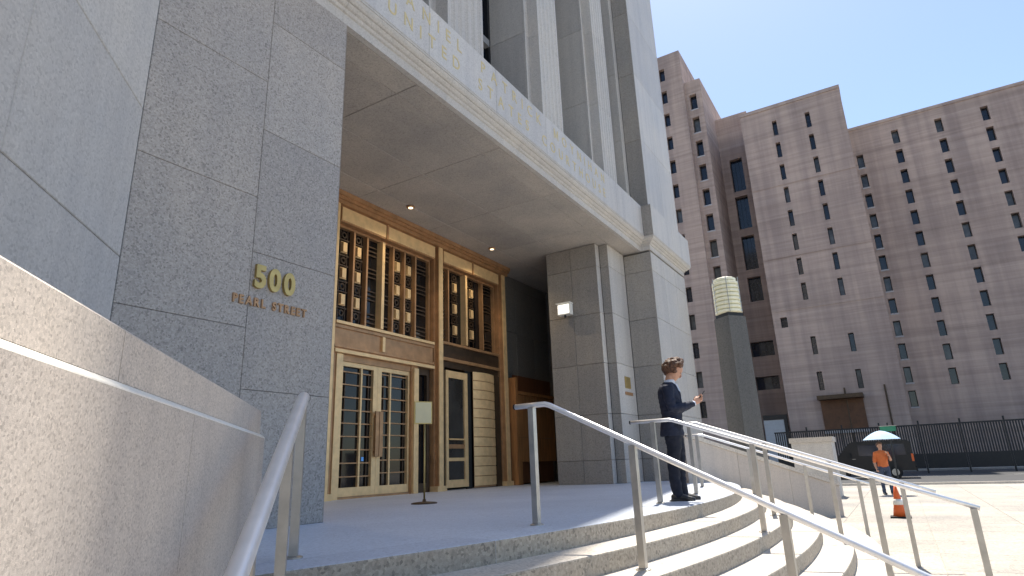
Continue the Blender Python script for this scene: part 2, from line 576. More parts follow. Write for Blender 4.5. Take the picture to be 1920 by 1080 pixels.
# jamb and buttress on the right, stepped towards the street
jamb = obj("jamb", box(14.61, 19.2, 6.19, 7.60, 0, 6.30), "mortar", CH)
skin(jamb, (14.55, 7.65, 0), (0, -1, 0), (-1, 0, 0), [.75, .78], [0, .57, 1.70, 3.0, 4.34, 5.65, 6.29], "shaded_granite", t=.055)
skin(jamb, (14.55, 6.12, 0), UX, NF, [.25], [0, .57, 1.70, 3.0, 4.34, 5.65, 6.29], "light_granite", t=.055)
skin(jamb, (14.80, 6.115, 0), (0, -1, 0), (-1, 0, 0), [.245], [0, .57, 1.70, 3.0, 4.34, 5.65, 6.29], "shaded_granite", t=.2)
obj("jamb_back", box(14.86, 16.2, 5.93, 6.18, 0, 6.30), "mortar", CH)
skin(jamb, (14.80, 5.87, 0), UX, NF, [1.195], [0, .57, 1.70, 3.0, 4.34, 5.65, 6.29], "light_granite", t=.055)
obj("jamb_end", box(14.60, 18.0, 7.60, 7.65, 0, 6.30), "inner_granite", CH)
butt = obj("buttress", prism([(16.05, 5.10), (19.25, 5.10), (19.25, 12.0), (18.31, 12.0), (18.31, 7.59), (16.05, 7.59)], -.9, 6.28), "mortar", CH)
zb = [-.9, .57, 1.70, 3.0, 4.31, 5.69, 6.24]
skin(butt, (16.0, 5.865, 0), (0, -1, 0), (-1, 0, 0), [.815], zb, "shaded_granite", t=.045)
skin(butt, (16.0, 5.05, 0), UX, NF, [1.1, 1.1, 1.1], zb, "light_granite", t=.045)
skin(butt, (19.3, 5.05, 0), UY, (1, 0, 0), [1.7, 1.7, 1.7, 1.7], zb, "light_granite", t=.045)
# dark back of the recess behind the jamb
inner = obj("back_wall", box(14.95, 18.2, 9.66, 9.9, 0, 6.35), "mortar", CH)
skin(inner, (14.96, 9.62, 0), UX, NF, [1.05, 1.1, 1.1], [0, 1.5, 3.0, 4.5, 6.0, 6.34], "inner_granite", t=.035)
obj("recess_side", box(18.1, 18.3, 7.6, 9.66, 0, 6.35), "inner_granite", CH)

# architrave mouldings and frieze, wrapping the buttress
prof = [(-.09, 6.30), (0, 6.30), (.006, 6.44), (.035, 6.45), (.045, 6.475), (.05, 6.49), (.085, 6.50), (.11, 6.525), (.115, 6.545), (.145, 6.55), (.175, 6.58), (.185, 6.605), (.19, 6.62), (.205, 6.625), (.205, 6.655), (-.09, 6.655)]
def corner_pts(o):
    return [(2.4, F0 - o), (16.0 - o, F0 - o), (16.0 - o, 5.05 - o), (19.3 + o, 5.05 - o), (19.3 + o, 12.0)]
def moulding_piece(s, f0, f1):
    V, F = [], []
    n = len(prof)
    for f in (f0, f1):
        for o, z in prof:
            P = corner_pts(o)
            a, b = Vector(P[s]), Vector(P[s + 1])
            p = a.lerp(b, f)
            V.append((p.x, p.y, z))
    for i in range(n):
        j = (i + 1) % n
        F.append((i, j, n + j, n + i))
    F.append(tuple(range(n))[::-1]); F.append(tuple(range(n, 2 * n)))
    return V, F
for s, parts in ((0, 6), (1, 1), (2, 2), (3, 3)):
    L = 13.6
    for i in range(parts):
        e = .00018
        obj("moulding", moulding_piece(s, i / parts + (e if i else 0), (i + 1) / parts - (e if i < parts - 1 else 0)), "light_granite", CH)
fr = obj("frieze", box(2.4, 15.9, 5.17, 6.5, 6.66, 7.56), "mortar", CH)
fo = .21
for i in range(7):
    a = 2.4 + i * 1.914
    obj("frieze_block", slab((a, F0 - fo, 6.66), UX, UZ, NF, 1.914, .925, .3, .006), "frieze_granite", fr)
fr2 = obj("frieze", box(15.84, 19.46, 4.90, 12.0, 6.66, 7.56), "mortar", CH)
obj("frieze_block", slab((15.79, F0 - fo, 6.66), (0, -1, 0), UZ, (-1, 0, 0), .28, .925, .045, .004), "shaded_granite", fr2)
for i in range(2):
    obj("frieze_block", slab((15.79 + i * 1.86, 5.05 - fo, 6.66), UX, UZ, NF, 1.86, .925, .05, .006), "frieze_granite", fr2)
for i in range(4):
    obj("frieze_block", slab((19.51, 4.84 + 1.79 * i, 6.66), UY, UZ, (1, 0, 0), 1.79, .925, .05, .006), "frieze_granite", fr2)

# upper storeys: fluted piers, deep stepped reveals, dark window strips
TOP = 38.0
ub = obj("upper_wall", box(2.4, 19.2, 7.2, 30, 7.4, TOP), "mortar", CH)
zu = [7.56, 10.0, 12.35, 14.7, 17.05, 19.4, 21.75, 24.1, 26.45, 28.8, 31.15, 33.5, 35.85, TOP]
def fluted(x0, x1, y, z0, z1, n=5, d=.030, back=.5):
    """pier block with n shallow concave flutes on its face"""
    g = .006
    pts = [(x0, y + back), (x0, y)]
    wd = (x1 - x0) / (n + .35)
    fl = wd * .72
    m_ = (x1 - x0 - n * wd + wd - fl) / 2
    for i in range(n):
        a = x0 + m_ + i * wd
        pts += [(a, y)] + [(a + fl * t, y + d * math.sin(math.pi * t)) for t in (.2, .5, .8)] + [(a + fl, y)]
    pts += [(x1, y), (x1, y + back)]
    return prism(pts, z0 + g / 2, z1 - g / 2)
PW = [(3.62, 4.70), (7.02, 8.12), (10.43, 11.42), (13.78, 14.68)]
for x0, x1 in PW:
    pr = obj("pier_core", box(x0 - .22, x1 + .22, 5.72, 7.2, 7.5, TOP), "mortar", CH)
    for a, b in zip(zu[:-1], zu[1:]):
        obj("fluted_block", fluted(x0, x1, 5.36, a, b), "light_granite", pr)
        for s, xx in ((-1, x0), (1, x1)):
            # narrow step and deep reveal
            q0, q1 = (xx - .25, xx - .004) if s < 0 else (xx + .004, xx + .25)
            obj("reveal_block", box(q0, q1, 5.615, 7.19, a + .005, b - .005), "light_granite", pr)
            e0, e1 = (q0 - .0, q0 + .055) if s < 0 else (q1 - .055, q1)
            obj("fillet", box(e0 - (.012 if s < 0 else 0), e1 + (.012 if s > 0 else 0), 5.57, 5.63, a + .005, b - .005), "light_granite", pr)
# corner mass
cm = obj("corner_mass", box(16.35, 19.25, 5.12, 12.0, 7.5, TOP), "mortar", CH)
for a, b in zip(zu[:-1], zu[1:]):
    obj("panel", slab((16.3, 5.06, a), UX, UZ, NF, 1.5, b - a, .05, .007), "frieze_granite", cm)
    obj("panel", slab((17.8, 5.06, a), UX, UZ, NF, 1.5, b - a, .05, .007), "frieze_granite", cm)
    obj("panel", slab((16.3, 5.58, a), (0, -1, 0), UZ, (-1, 0, 0), .515, b - a, .045, .007), "shaded_granite", cm)
    obj("reveal_block", box(16.02, 16.296, 5.585, 7.19, a + .005, b - .005), "light_granite", cm)
    for i in range(3):
        obj("panel", slab((19.3, 5.06 + 2.3 * i, a), UY, UZ, (1, 0, 0), 2.3, b - a, .045, .007), "frieze_granite", cm)
# windows between the piers
edges = [(4.95, 6.77), (8.37, 10.18), (11.67, 13.53), (14.93, 16.02)]
for a, b in edges:
    wf = obj("window_strip", join(box(a, a + .09, 6.52, 6.7, 7.5, TOP), box(b - .09, b, 6.52, 6.7, 7.5, TOP), box((a + b) / 2 - .03, (a + b) / 2 + .03, 6.5, 6.7, 7.5, TOP)), "black_metal", CH)
    for z0, z1 in zip(zu[:-1], zu[1:]):
        for p, q in ((a + .09, (a + b) / 2 - .03), ((a + b) / 2 + .03, b - .09)):
            obj("pane", box(p, q, 6.62, 6.64, z0 + .12, z1 - .06), "window_glass", wf)
        obj("transom", box(a + .09, b - .09, 6.49, 6.68, z0 - .06, z0 + .12), "curtain", wf)

# inscription on the frieze, address on the pier
lettering("DANIEL PATRICK MOYNIHAN", 5.3, 13.1, 7.235, F0 - fo, .235, .008, "pale_gilt", CH, "letter", .9, .9, .006)
lettering("UNITED STATES COURTHOUSE", 5.3, 13.1, 6.84, F0 - fo, .235, .008, "pale_gilt", CH, "letter", .9, .9, .006)
lettering("500", 3.67, 4.17, 2.36, F0, .235, .04, "old_gold", CH, "numeral", .86, .45, .042)
lettering("PEARL STREET", 3.46, 4.36, 2.155, F0, .088, .02, "bronze", CH, "letter", .86, .5, .035)

# ---------------------------------------------------------------- bronze entrance screen
YS = 9.6
lob = obj("lobby_wall", box(4.9, 15.0, 9.72, 9.9, 0, 6.34), "black_metal", CH)
for x0, x1 in ((7.9, 8.42), (11.6, 11.95), (14.60, 14.97)):
    po = obj("screen_post", join(box(x0 + .04, x1, 9.40, 9.70, 0, 6.1), box(x0 + .10, x1 - .07, 9.30, 9.40, 0, 6.1)), "bronze", CH)
    obj("post_face", box(x0 + .11, x1 - .08, 9.28, 9.302, .12, 6.08), "brass", po)
    obj("post_foot", box(x0 + .02, x1 + .02, 9.26, 9.5, 0, .12), "brass", po)
for x0, x1 in ((4.85, 7.9), (8.42, 11.6), (11.95, 14.6)):
    hd = obj("head_beam", join(box(x0, x1, 9.34, 9.70, 5.70, 6.06)), "bronze", CH)
    mid = (x0 + x1) / 2 if x0 != 8.42 else 9.83
    for a, b in ((x0, mid - .035), (mid + .035, x1)):
        obj("head_plate", box(a + .01, b - .01, 9.315, 9.34, 5.73, 6.03), "brass", hd)
    obj("head_rib", box(mid - .03, mid + .03, 9.30, 9.34, 5.70, 6.06), "bronze", hd)
obj("head_cornice", join(box(4.85, 14.99, 9.24, 9.70, 6.06, 6.14), box(4.85, 14.99, 9.18, 9.70, 6.14, 6.20), box(4.85, 14.99, 9.13, 9.70, 6.20, 6.297)), "bronze", CH)

def lattice(x0, x1, z0, z1, muls, tiles, plain_cols):
    """transom window: dark glass, vertical bars, ornamental blocks"""
    tw = obj("transom_window", join(box(x0, x1, 9.50, 9.62, z0, z0 + .05), box(x0, x1, 9.50, 9.62, z1 - .05, z1), box(x0, x0 + .04, 9.50, 9.62, z0 + .05, z1 - .05), box(x1 - .04, x1, 9.50, 9.62, z0 + .05, z1 - .05)), "bronze", CH)
    obj("pane", box(x0 + .04, x1 - .04, 9.60, 9.62, z0 + .05, z1 - .05), "door_glass", tw)
    for x, wd, mt, yy in muls:
        obj("mullion", box(x - wd / 2, x + wd / 2, yy, 9.599, z0 + .05, z1 - .05), mt, tw)
    for x in tiles:
        for sx in (-.10, .10):
            obj("grille_rod", box(x + sx - .008, x + sx + .008, 9.548, 9.566, z0 + .06, z1 - .06), "dark_bronze", tw)
        for z in (5.22, 4.63, 4.04):
            z = z
            obj("ornament", join(box(x - .055, x + .055, 9.50, 9.59, z - .11, z + .11), box(x - .085, x + .085, 9.53, 9.58, z - .125, z - .11), box(x - .085, x + .085, 9.53, 9.58, z + .11, z + .125)), "brass", tw)
            for dz in (-.29, .29):
                r_ = []
                zz = z + dz
                if z0 + .15 < zz < z1 - .12:
                    for t in range(8):
                        a, b = 2 * math.pi * t / 8, 2 * math.pi * (t + 1) / 8
                        r_.append(((x + .075 * math.cos(a)), zz + .075 * math.sin(a)))
                    V = []; F = []
                    for rr in (1.0, .62):
                        for yy in (9.54, 9.565):
                            V += [(x + (px - x) * rr, yy, zz + (pz - zz) * rr) for px, pz in r_]
                    for t in range(8):
                        u = (t + 1) % 8
                        F += [(t, u, 16 + u, 16 + t), (8 + t, 8 + u, 24 + u, 24 + t), (t, u, 8 + u, 8 + t), (16 + t, 16 + u, 24 + u, 24 + t)]
                    obj("ring_ornament", (V, F), "dark_bronze", tw)
            for dz in (-.18, .18):
                obj("grille_bar", box(x - .15, x + .15, 9.545, 9.57, z + dz - .012, z + dz + .012), "dark_bronze", tw)
    for a, b in plain_cols:
        zz = z0 + .16
        i = 0
        while zz < z1 - .1:
            obj("grille_bar", box(a, b, 9.55, 9.575, zz - .014, zz + .014), "dark_bronze", tw)
            zz += (.10, .10, .33)[i % 3]; i += 1
    return tw
mu = [(8.96, .05, "bronze", 9.47), (9.36, .05, "bronze", 9.47), (9.83, .085, "brass", 9.42), (10.22, .05, "bronze", 9.47), (10.62, .05, "bronze", 9.47), (11.02, .05, "bronze", 9.47)]
lattice(8.42, 11.6, 3.52, 5.70, mu, [8.72, 9.14, 10.42, 10.82], [(9.42, 9.74), (9.92, 10.16), (11.08, 11.5)])
mu2 = [(12.35, .05, "bronze", 9.47), (13.09, .085, "brass", 9.42), (13.95, .05, "bronze", 9.47)]
lattice(11.95, 14.6, 3.62, 5.70, mu2, [12.70, 13.47], [(12.02, 12.3), (14.02, 14.5)])
lattice(5.0, 7.9, 3.62, 5.70, [(5.9, .05, "bronze", 9.47), (6.5, .085, "brass", 9.42), (7.1, .05, "bronze", 9.47)], [6.2, 6.8], [(5.1, 5.8)])
# transom beams
b1 = obj("transom_beam", box(8.42, 11.6, 9.40, 9.70, 2.86, 3.52), "bronze", CH)
for z0, z1, y in ((3.46, 3.52, 9.33), (3.38, 3.44, 9.36), (2.86, 2.93, 9.33), (2.97, 3.02, 9.36)):
    obj("bead", box(8.42, 11.6, y, 9.40, z0, z1), "brass" if y < 9.35 else "bronze", b1)
obj("rib", box(9.79, 9.87, 9.345, 9.40, 3.04, 3.37), "brass", b1)
b2 = obj("transom_beam", box(11.95, 14.6, 9.42, 9.70, 3.14, 3.62), "dark_bronze", CH)
for z0, z1, y in ((3.56, 3.62, 9.36), (3.14, 3.22, 9.36)):
    obj("bead", box(11.95, 14.6, y, 9.42, z0, z1), "bronze", b2)
obj("side_screen", box(5.0, 7.9, 9.5, 9.70, 0, 3.62), "bronze", CH)
# pair of glazed doors
obj("door_frame", join(box(8.42, 8.72, 9.42, 9.70, 0, 2.86), box(10.84, 11.08, 9.42, 9.70, 0, 2.86), box(8.72, 10.84, 9.44, 9.70, 2.72, 2.86), box(8.72, 10.84, 9.44, 9.70, 0, .04)), "bronze", CH)
obj("door_frame_face", box(8.53, 8.70, 9.395, 9.42, 0, 2.85), "brass", CH)
obj("door_frame_face", box(10.88, 11.04, 9.36, 9.42, 0, 2.80), "brass", CH)
def leaf(x0, x1, st_l, st_r, bars_x, hx, ph):
    z0, z1 = .045, 2.715
    lf = obj("door_leaf", join(box(x0, x0 + st_l, 9.47, 9.60, z0, z1), box(x1 - st_r, x1, 9.47, 9.60, z0, z1), box(x0 + st_l, x1 - st_r, 9.472, 9.60, z0, z0 + .17), box(x0 + st_l, x1 - st_r, 9.472, 9.60, z1 - .09, z1)), "brass", CH)
    obj("pane", box(x0 + st_l, x1 - st_r, 9.55, 9.57, z0 + .17, z1 - .09), "door_glass", lf)
    for x in bars_x:
        obj("bar", box(x - .022, x + .022, 9.49, 9.545, z0 + .17, z1 - .09), "brass", lf)
    g = x0 + st_l
    for i in range(9):
        z = .42 + i * .262 + ph
        if z < z1 - .12:
            obj("cross_bar", box(g, x1 - st_r, 9.51, 9.54, z - .012, z + .012), "bronze", lf)
    for xx in (g + .11, x1 - st_r - .10):
        obj("thin_bar", box(xx - .010, xx + .010, 9.515, 9.548, z0 + .17, z1 - .2), "dark_bronze", lf)
    obj("pull_handle", join(box(hx - .05, hx + .05, 9.385, 9.415, .80, 1.74), box(hx - .03, hx + .03, 9.415, 9.47, .86, .92), box(hx - .03, hx + .03, 9.415, 9.47, 1.60, 1.66)), "bronze", lf)
leaf(8.73, 9.785, .05, .125, [9.33], 9.73, 0)
leaf(9.79, 10.835, .125, .05, [10.22], 9.85, .05)
obj("side_light", box(11.08, 11.6, 9.58, 9.60, 0, 2.86), "door_glass", CH)
obj("side_light_bar", join(box(11.08, 11.6, 9.50, 9.58, 0, .2), box(11.08, 11.6, 9.50, 9.58, 2.70, 2.86), box(11.5, 11.6, 9.5, 9.58, .2, 2.7)), "dark_bronze", CH)
obj("blue_indicator", box(9.44, 9.50, 9.535, 9.549, .72, .80), "screen_blue", CH)
# revolving door: a drum with a ribbed curved wall, a glazed wing and a canopy
rv = obj("revolving_door", join(box(11.95, 14.6, 9.44, 9.70, 2.98, 3.14), box(11.95, 12.07, 9.40, 9.70, 0, 2.98), box(14.36, 14.6, 9.40, 9.70, 0, 2.98)), "dark_bronze", CH)
wing = join(box(12.10, 12.20, 9.38, 9.46, .06, 2.9), box(12.88, 13.02, 9.38, 9.46, .06, 2.9), box(12.20, 12.88, 9.385, 9.455, .06, .24), box(12.20, 12.88, 9.385, 9.455, 2.72, 2.9))
obj("wing_frame", wing, "brass", rv)
obj("pane", box(12.20, 12.88, 9.415, 9.425, .24, 2.72), "wing_glass", rv)
obj("push_bar", tube([(12.2, 9.35, 1.20), (12.88, 9.35, 1.20)], .02), "brass", rv)
obj("push_plate", box(12.2, 12.88, 9.395, 9.41, .98, 1.08), "bronze", rv)
obj("push_plate", box(12.2, 12.88, 9.395, 9.41, .68, .76), "brass", rv)
obj("gasket_gap", box(13.02, 13.28, 9.46, 9.48, 0, 2.98), "rubber", rv)
for i in range(12):
    z0 = .06 + i * .245
    V, F = [], []
    n = 8
    for j in range(n + 1):
        t = j / n
        x = 13.28 + 1.06 * t
        y = 9.46 - .16 * math.sin(math.pi * (.15 + .75 * t))
        V += [(x, y + .03, z0), (x, y, z0 + .006), (x, y, z0 + .226), (x, y + .03, z0 + .232)]
    for j in range(n):
        for q in range(3):
            F.append((j * 4 + q, (j + 1) * 4 + q, (j + 1) * 4 + q + 1, j * 4 + q + 1))
    obj("drum_rib", (V, F), "brass", rv)
Vb, Fb = [], []
for j in range(9):
    t = j / 8
    x = 13.28 + 1.06 * t
    y = 9.475 - .16 * math.sin(math.pi * (.15 + .75 * t))
    Vb += [(x, y, .02), (x, y, 2.98)]
for j in range(8):
    Fb.append((2 * j, 2 * j + 2, 2 * j + 3, 2 * j + 1))
obj("drum_wall", (Vb, Fb), "bronze", rv)

# ================================================================== CHEEK WALLS
lu = Vector((-dq, -dq, 0)); ln = Vector((dq, -dq, 0))
def run(origin, u, n, length, poly, thick0, name, mat, parent, g=.003):
    """extrude a section poly [(out, z)] along u from origin"""
    a = Vector(origin) + u * g
    b = Vector(origin) + u * (length - g)
    V = [tuple(a + n * o + Vector((0, 0, z))) for o, z in poly] + [tuple(b + n * o + Vector((0, 0, z))) for o, z in poly]
    k = len(poly)
    F = [tuple(range(k))[::-1], tuple(range(k, 2 * k))] + [(i, (i + 1) % k, k + (i + 1) % k, k + i) for i in range(k)]
    return obj(name, (V, F), mat, parent)
lw = tag(empty("cheek_wall", (2.0, 3.2, -.9)), "level warm grey granite cheek wall in the left foreground beside the steps", "wall")
o = Vector((2.60, 3.50, 0))
for i, L in enumerate((1.75, 1.75, 1.75, 1.75)):
    c = o + lu * (1.75 * i)
    run(c, lu, ln, L, [(-.42, -.9), (0, -.9), (0, .7255), (-.026, .7255), (-.42, .7255)], 0, "wall_block", "cheek_granite", lw, .0022)
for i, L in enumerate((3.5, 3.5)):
    run(o + lu * (3.5 * i), lu, ln, L, [(-.42, .726), (0, .726), (-.001, .731), (-.025, .7515), (-.42, .7515)], 0, "sunlit_edge_band", "sunlit_stone", lw, .001)  # chamfered course, its pale tone painted in as sun along the edge
for i, L in enumerate((2.4, 2.4, 2.2)):
    c = o + lu * (.06 + 2.4 * i)
    run(c, lu, ln, L, [(-.40, .7525), (-.024, .7525), (-.024, .892), (-.032, .90), (-.40, .90)], 0, "coping_block", "cheek_granite", lw, .0022)

rw = tag(empty("cheek_wall", (15.6, 2.7, -.9)), "shaded granite cheek wall with sloping top at the far right end of the steps", "wall")
ru, rn = Vector((dq, -dq, 0)), Vector((-dq, -dq, 0))
ro = Vector((14.15, 4.15, 0))
zt = lambda s: 1.02 - .318 * s
for i in range(3):
    s0, s1 = i * 1.3 + .003, (i + 1) * 1.3 - .003
    V = []
    for s, sgn in ((s0, 0), (s1, 0)):
        p = ro + ru * s
        q = p - rn * .38
        V += [(p.x, p.y, -.9), (q.x, q.y, -.9), (q.x, q.y, zt(s)), (p.x, p.y, zt(s))]
    F = [(0, 1, 2, 3), (7, 6, 5, 4), (0, 4, 5, 1), (1, 5, 6, 2), (2, 6, 7, 3), (3, 7, 4, 0)]
    obj("wall_block", (V, F), "cheek_granite", rw)
    V = []
    for s in (s0, s1):
        p = ro + ru * s + rn * .03
        q = p - rn * .44
        V += [(p.x, p.y, zt(s) + .001), (q.x, q.y, zt(s) + .001), (q.x, q.y, zt(s) + .09), (p.x, p.y, zt(s) + .09)]
    obj("coping_block", (V, F), "step_granite", rw)

pl = tag(empty("stone_pedestal", (24.4, 2.6, -.9)), "pale square stone pedestal beyond the railings, left of the black van", "pedestal")
obj("shaft", box(24.0, 25.2, 1.98, 3.26, -.9, .93), "light_granite", pl)
obj("cap", box(23.95, 25.25, 1.93, 3.31, .931, 1.10), "step_granite", pl)

# ================================================================== HANDRAILS
def ground_z(x, y):
    r = math.hypot(x - CX, y - CY)
    for k in range(6):
        if r < R0 + TREAD * k: return -RISE * k
    return -.9
def handrail(label, start, d, ext, length, slope, posts, rad=.024, z0=1.0, ext_drop=.0, postw=.054):
    """stainless rail: level extension behind `start`, then down along d"""
    d = Vector((d[0], d[1], 0)).normalized()
    s = Vector((start[0], start[1], 0))
    at = lambda t: s + d * t + Vector((0, 0, z0 - (slope * t if t > 0 else 0)))
    root = tag(empty("handrail", (s.x, s.y, 0)), label, "handrail", "steel handrails on the entrance steps")
    pts = [at(-ext)] + [at(-.05), at(-.02) , at(.03), at(.08)] + [at(length * i / 6) for i in range(1, 7)]
    obj("rail", tube(pts, rad, 14), "steel", root, True)
    e = at(-ext)
    obj("end_cap", tube([e - d * .012, e + d * .003], rad * 1.06, 14), "black_metal", root)
    side = Vector((-d.y, d.x, 0))
    for t in posts:
        p = at(t)
        gz = ground_z(p.x, p.y)
        top = p.z - rad * .8
        c = Vector((p.x, p.y, 0))
        po = obj("post", obox(c - d * postw / 2 - side * postw / 2 + Vector((0, 0, gz)), d, side, UZ, postw, postw, top - gz), "steel_post", root)
        obj("flange", lathe((p.x, p.y, gz), [(.06, 0), (.06, .008), (.045, .014), (.03, .016)], 14), "steel_post", po)
    return root
handrail("broad bright steel handrail in the left foreground beside the cheek wall", (2.74, 3.32), (-1, -1), .03, 3.0, .43, [.045, .66, 1.7, 2.7], .040, .985)
handrail("long steel handrail crossing the middle of the curved steps in front of the doors", (4.84, 2.62), (-.052, -.9986), .34, 3.1, .48, [-.16, .79, 1.86, 2.9], .024, 1.02)
handrail("steel handrail that passes in front of the man in the dark suit", (7.55, 2.36), (0, -1), .52, 2.9, .355, [-.23, .92, 2.05, 2.85], .022, .98)
handrail("slim steel handrail just behind the rail that crosses the man in the suit", (9.6, 2.62), (.02, -1), .3, 2.9, .36, [-.1, .95, 1.75, 2.55], .02, 1.04)
handrail("farthest steel handrail standing against the shaded sloping cheek wall", (12.1, 3.2), (.12, -1), .3, 2.7, .36, [-.1, .8, 1.7, 2.5], .02, .95)

# ================================================================== THINGS AT THE ENTRANCE
st = tag(empty("sign_stand", (7.6, 6.32, 0)), "thin brass stand holding a cream notice in front of the glazed doors", "sign stand")
obj("base_plate", lathe((7.6, 6.32, 0), [(.20, 0), (.20, .012), (.17, .022), (.03, .034), (.022, .07)], 24), "dark_bronze", st, True)
obj("pole", tube([(7.6, 6.32, .03), (7.6, 6.32, 1.21)], .014), "old_gold", st, True)
sg = obj("notice_frame", obox((7.455, 6.415, 1.19), (.84, -.542, 0), UZ, (-.542, -.84, 0), .29, .35, .022), "old_gold", st)
obj("notice_sheet", obox((7.455 - .0119 + .016 * .84, 6.415 - .0185 - .016 * .542, 1.206), (.84, -.542, 0), UZ, (-.542, -.84, 0), .258, .318, .006), "sign_cream", st)

bo = tag(empty("wooden_booth", (16.1, 9.4, 0)), "brown wooden booth with dark upper opening in the shadowed corner beside the bronze doors", "booth")
obj("corner_post", box(15.02, 15.14, 9.12, 9.24, 0, 2.98), "wood", bo)
obj("side_panel", box(15.03, 15.06, 9.24, 9.60, 0, 2.98), "wood", bo)
obj("back_panel", box(15.06, 17.4, 9.56, 9.60, 0, 3.06), "wood_dark", bo)
obj("upper_panel", box(15.14, 17.4, 9.27, 9.30, 2.60, 3.08), "wood_dark", bo)
obj("counter_rail", box(15.14, 17.4, 9.10, 9.30, 2.51, 2.595), "wood", bo)
for a, b in ((15.14, 15.80), (15.80, 16.46), (16.46, 17.4)):
    obj("board", box(a + .004, b - .004, 9.17, 9.20, 1.30, 2.505), "wood", bo)
    obj("board", box(a + .004, b - .004, 9.17, 9.20, .62, 1.29), "wood", bo)
obj("lower_opening", box(15.34, 17.3, 9.25, 9.28, .04, .62), "wood_dark", bo)
obj("board", box(15.14, 15.34, 9.17, 9.20, 0, .615), "wood", bo)

fl = tag(empty("floodlight", (14.5, 7.0, 4.3)), "small white floodlight box fixed high on the right entrance wall", "floodlight")
obj("bracket", box(14.40, 14.549, 6.97, 7.09, 4.40, 4.56), "black_metal", fl)
obj("housing", join(box(14.22, 14.40, 6.84, 7.22, 4.36, 4.66)), "white_enamel", fl)
obj("hood", box(14.17, 14.40, 6.82, 7.24, 4.662, 4.69), "white_enamel", fl)
obj("lens", box(14.205, 14.2195, 6.87, 7.19, 4.39, 4.63), "floodlight_glow", fl)
obj("sensor", tube([(14.30, 7.03, 4.29), (14.30, 7.03, 4.36)], .03), "black_metal", fl)

pq = tag(empty("wall_plaque", (15.4, 5.86, 2.1)), "small brass plaque with a slim bar below it on the pale right wall", "plaque")
obj("plate", box(15.24, 15.60, 5.845, 5.869, 2.38, 2.68), "old_gold", pq)
obj("slim_bar", box(15.2, 15.72, 5.85, 5.869, 2.20, 2.28), "bronze", pq)

# ================================================================== LAMP PYLON
py = tag(empty("lamp_pylon", (20.2, 4.0, -.9)), "dark stone pylon topped by a ribbed cream glass lantern right of the courthouse corner", "lamp")
def rot_sq(cx, cy, h, ang):
    return [(cx + h * math.sqrt(2) * math.cos(ang + i * math.pi / 2), cy + h * math.sqrt(2) * math.sin(ang + i * math.pi / 2)) for i in range(4)]
PA = R(8)
V = [(x, y, -.9) for x, y in rot_sq(20.2, 3.98, .37, PA)] + [(x, y, 4.9) for x, y in rot_sq(20.2, 3.98, .345, PA)]
obj("shaft", (V, [(3, 2, 1, 0), (4, 5, 6, 7)] + [(i, (i + 1) % 4, 4 + (i + 1) % 4, 4 + i) for i in range(4)]), "dark_pylon", py)
obj("collar", prism(rot_sq(20.2, 3.98, .30, PA), 4.902, 5.02), "black_metal", py)
for i in range(9):
    z = 5.022 + i * .135
    r_ = .43 if i < 8 else .36
    obj("glass_ring", lathe((20.2, 3.98, z), [(r_ * .86, 0), (r_, .025), (r_, .10), (r_ * .86, .128)], 12), "lamp_glass", py)
for k in range(6):
    t = 2 * math.pi * k / 6 + .3
    obj("lantern_rod", tube([(20.2 + .445 * math.cos(t), 3.98 + .445 * math.sin(t), 5.02), (20.2 + .445 * math.cos(t), 3.98 + .445 * math.sin(t), 6.2)], .012, 6), "steel_post", py)

# ================================================================== MAUVE BUILDING BEHIND
MB_ = tag(empty("concrete_building", (70, 4, -.8)), "tall mauve concrete block with columns of narrow slot windows across the street", "building")
WR = random.Random(11)
def windows(X, wall_args, holes, depth=.55, sill=True, panes=None):
    wl = obj("wall", holes_wall(X, *wall_args, holes, depth, 90), "mauve_concrete", MB_, share=False)
    for a, b, c, d in holes:
        wn_ = obj("window", join(box(X + depth - .06, X + depth, a, a + .06, c, d), box(X + depth - .06, X + depth, b - .06, b, c, d), box(X + depth - .06, X + depth, a + .06, b - .06, c, c + .06), box(X + depth - .06, X + depth, a + .06, b - .06, d - .06, d)), "black_metal", MB_)
        n = 1 if b - a < 1.1 else 3
        wdt = (b - a - .12) / n
        for i in range(n):
            obj("pane", box(X + depth - .02, X + depth + .01, a + .06 + wdt * i + (.02 if i else 0), a + .06 + wdt * (i + 1), c + .06, d - .06), "blind_glass" if WR.random() < .22 else "window_glass", wn_)
        if sill and a > -2.5:
            obj("sill", box(X - .05, X + depth - .07, a - .05, b + .05, c - .14, c - .003), "sill_stone", wn_)
    return wl
# tall tower, mostly hidden behind the courthouse corner
H = [(15.45, 16.1, z, z + 1.6) for z in [42.6 - 2.94 * i for i in range(14)] if z > 2]
windows(61.3, (13.55, 24, -.8, 45.9), H, .5, False)
# shoulder with its column of single windows
H = [(12.40, 13.16, z - .95, z + .95) for z in [39.1 - 2.92 * i for i in range(13)]]
windows(61.9, (11.8, 13.552, -.8, 41.8), H, .6)
# recessed wall with the large windows
kq = 67.5 / 62
H = [(8.75 * kq, 10.0 * kq, .49 + (a - .49) * kq, .49 + (b - .49) * kq) for a, b in ((27.2, 30.9), (23.0, 26.6), (18.6, 22.2), (15.3, 17.8))] + [(8.55 * kq, 10.65 * kq, 9.8 * kq, 11.25 * kq), (8.55 * kq, 10.65 * kq, 6.6 * kq, 7.85 * kq)]
windows(67.5, (8.255, 13.8, -.8, 39.2), H, .6, False)
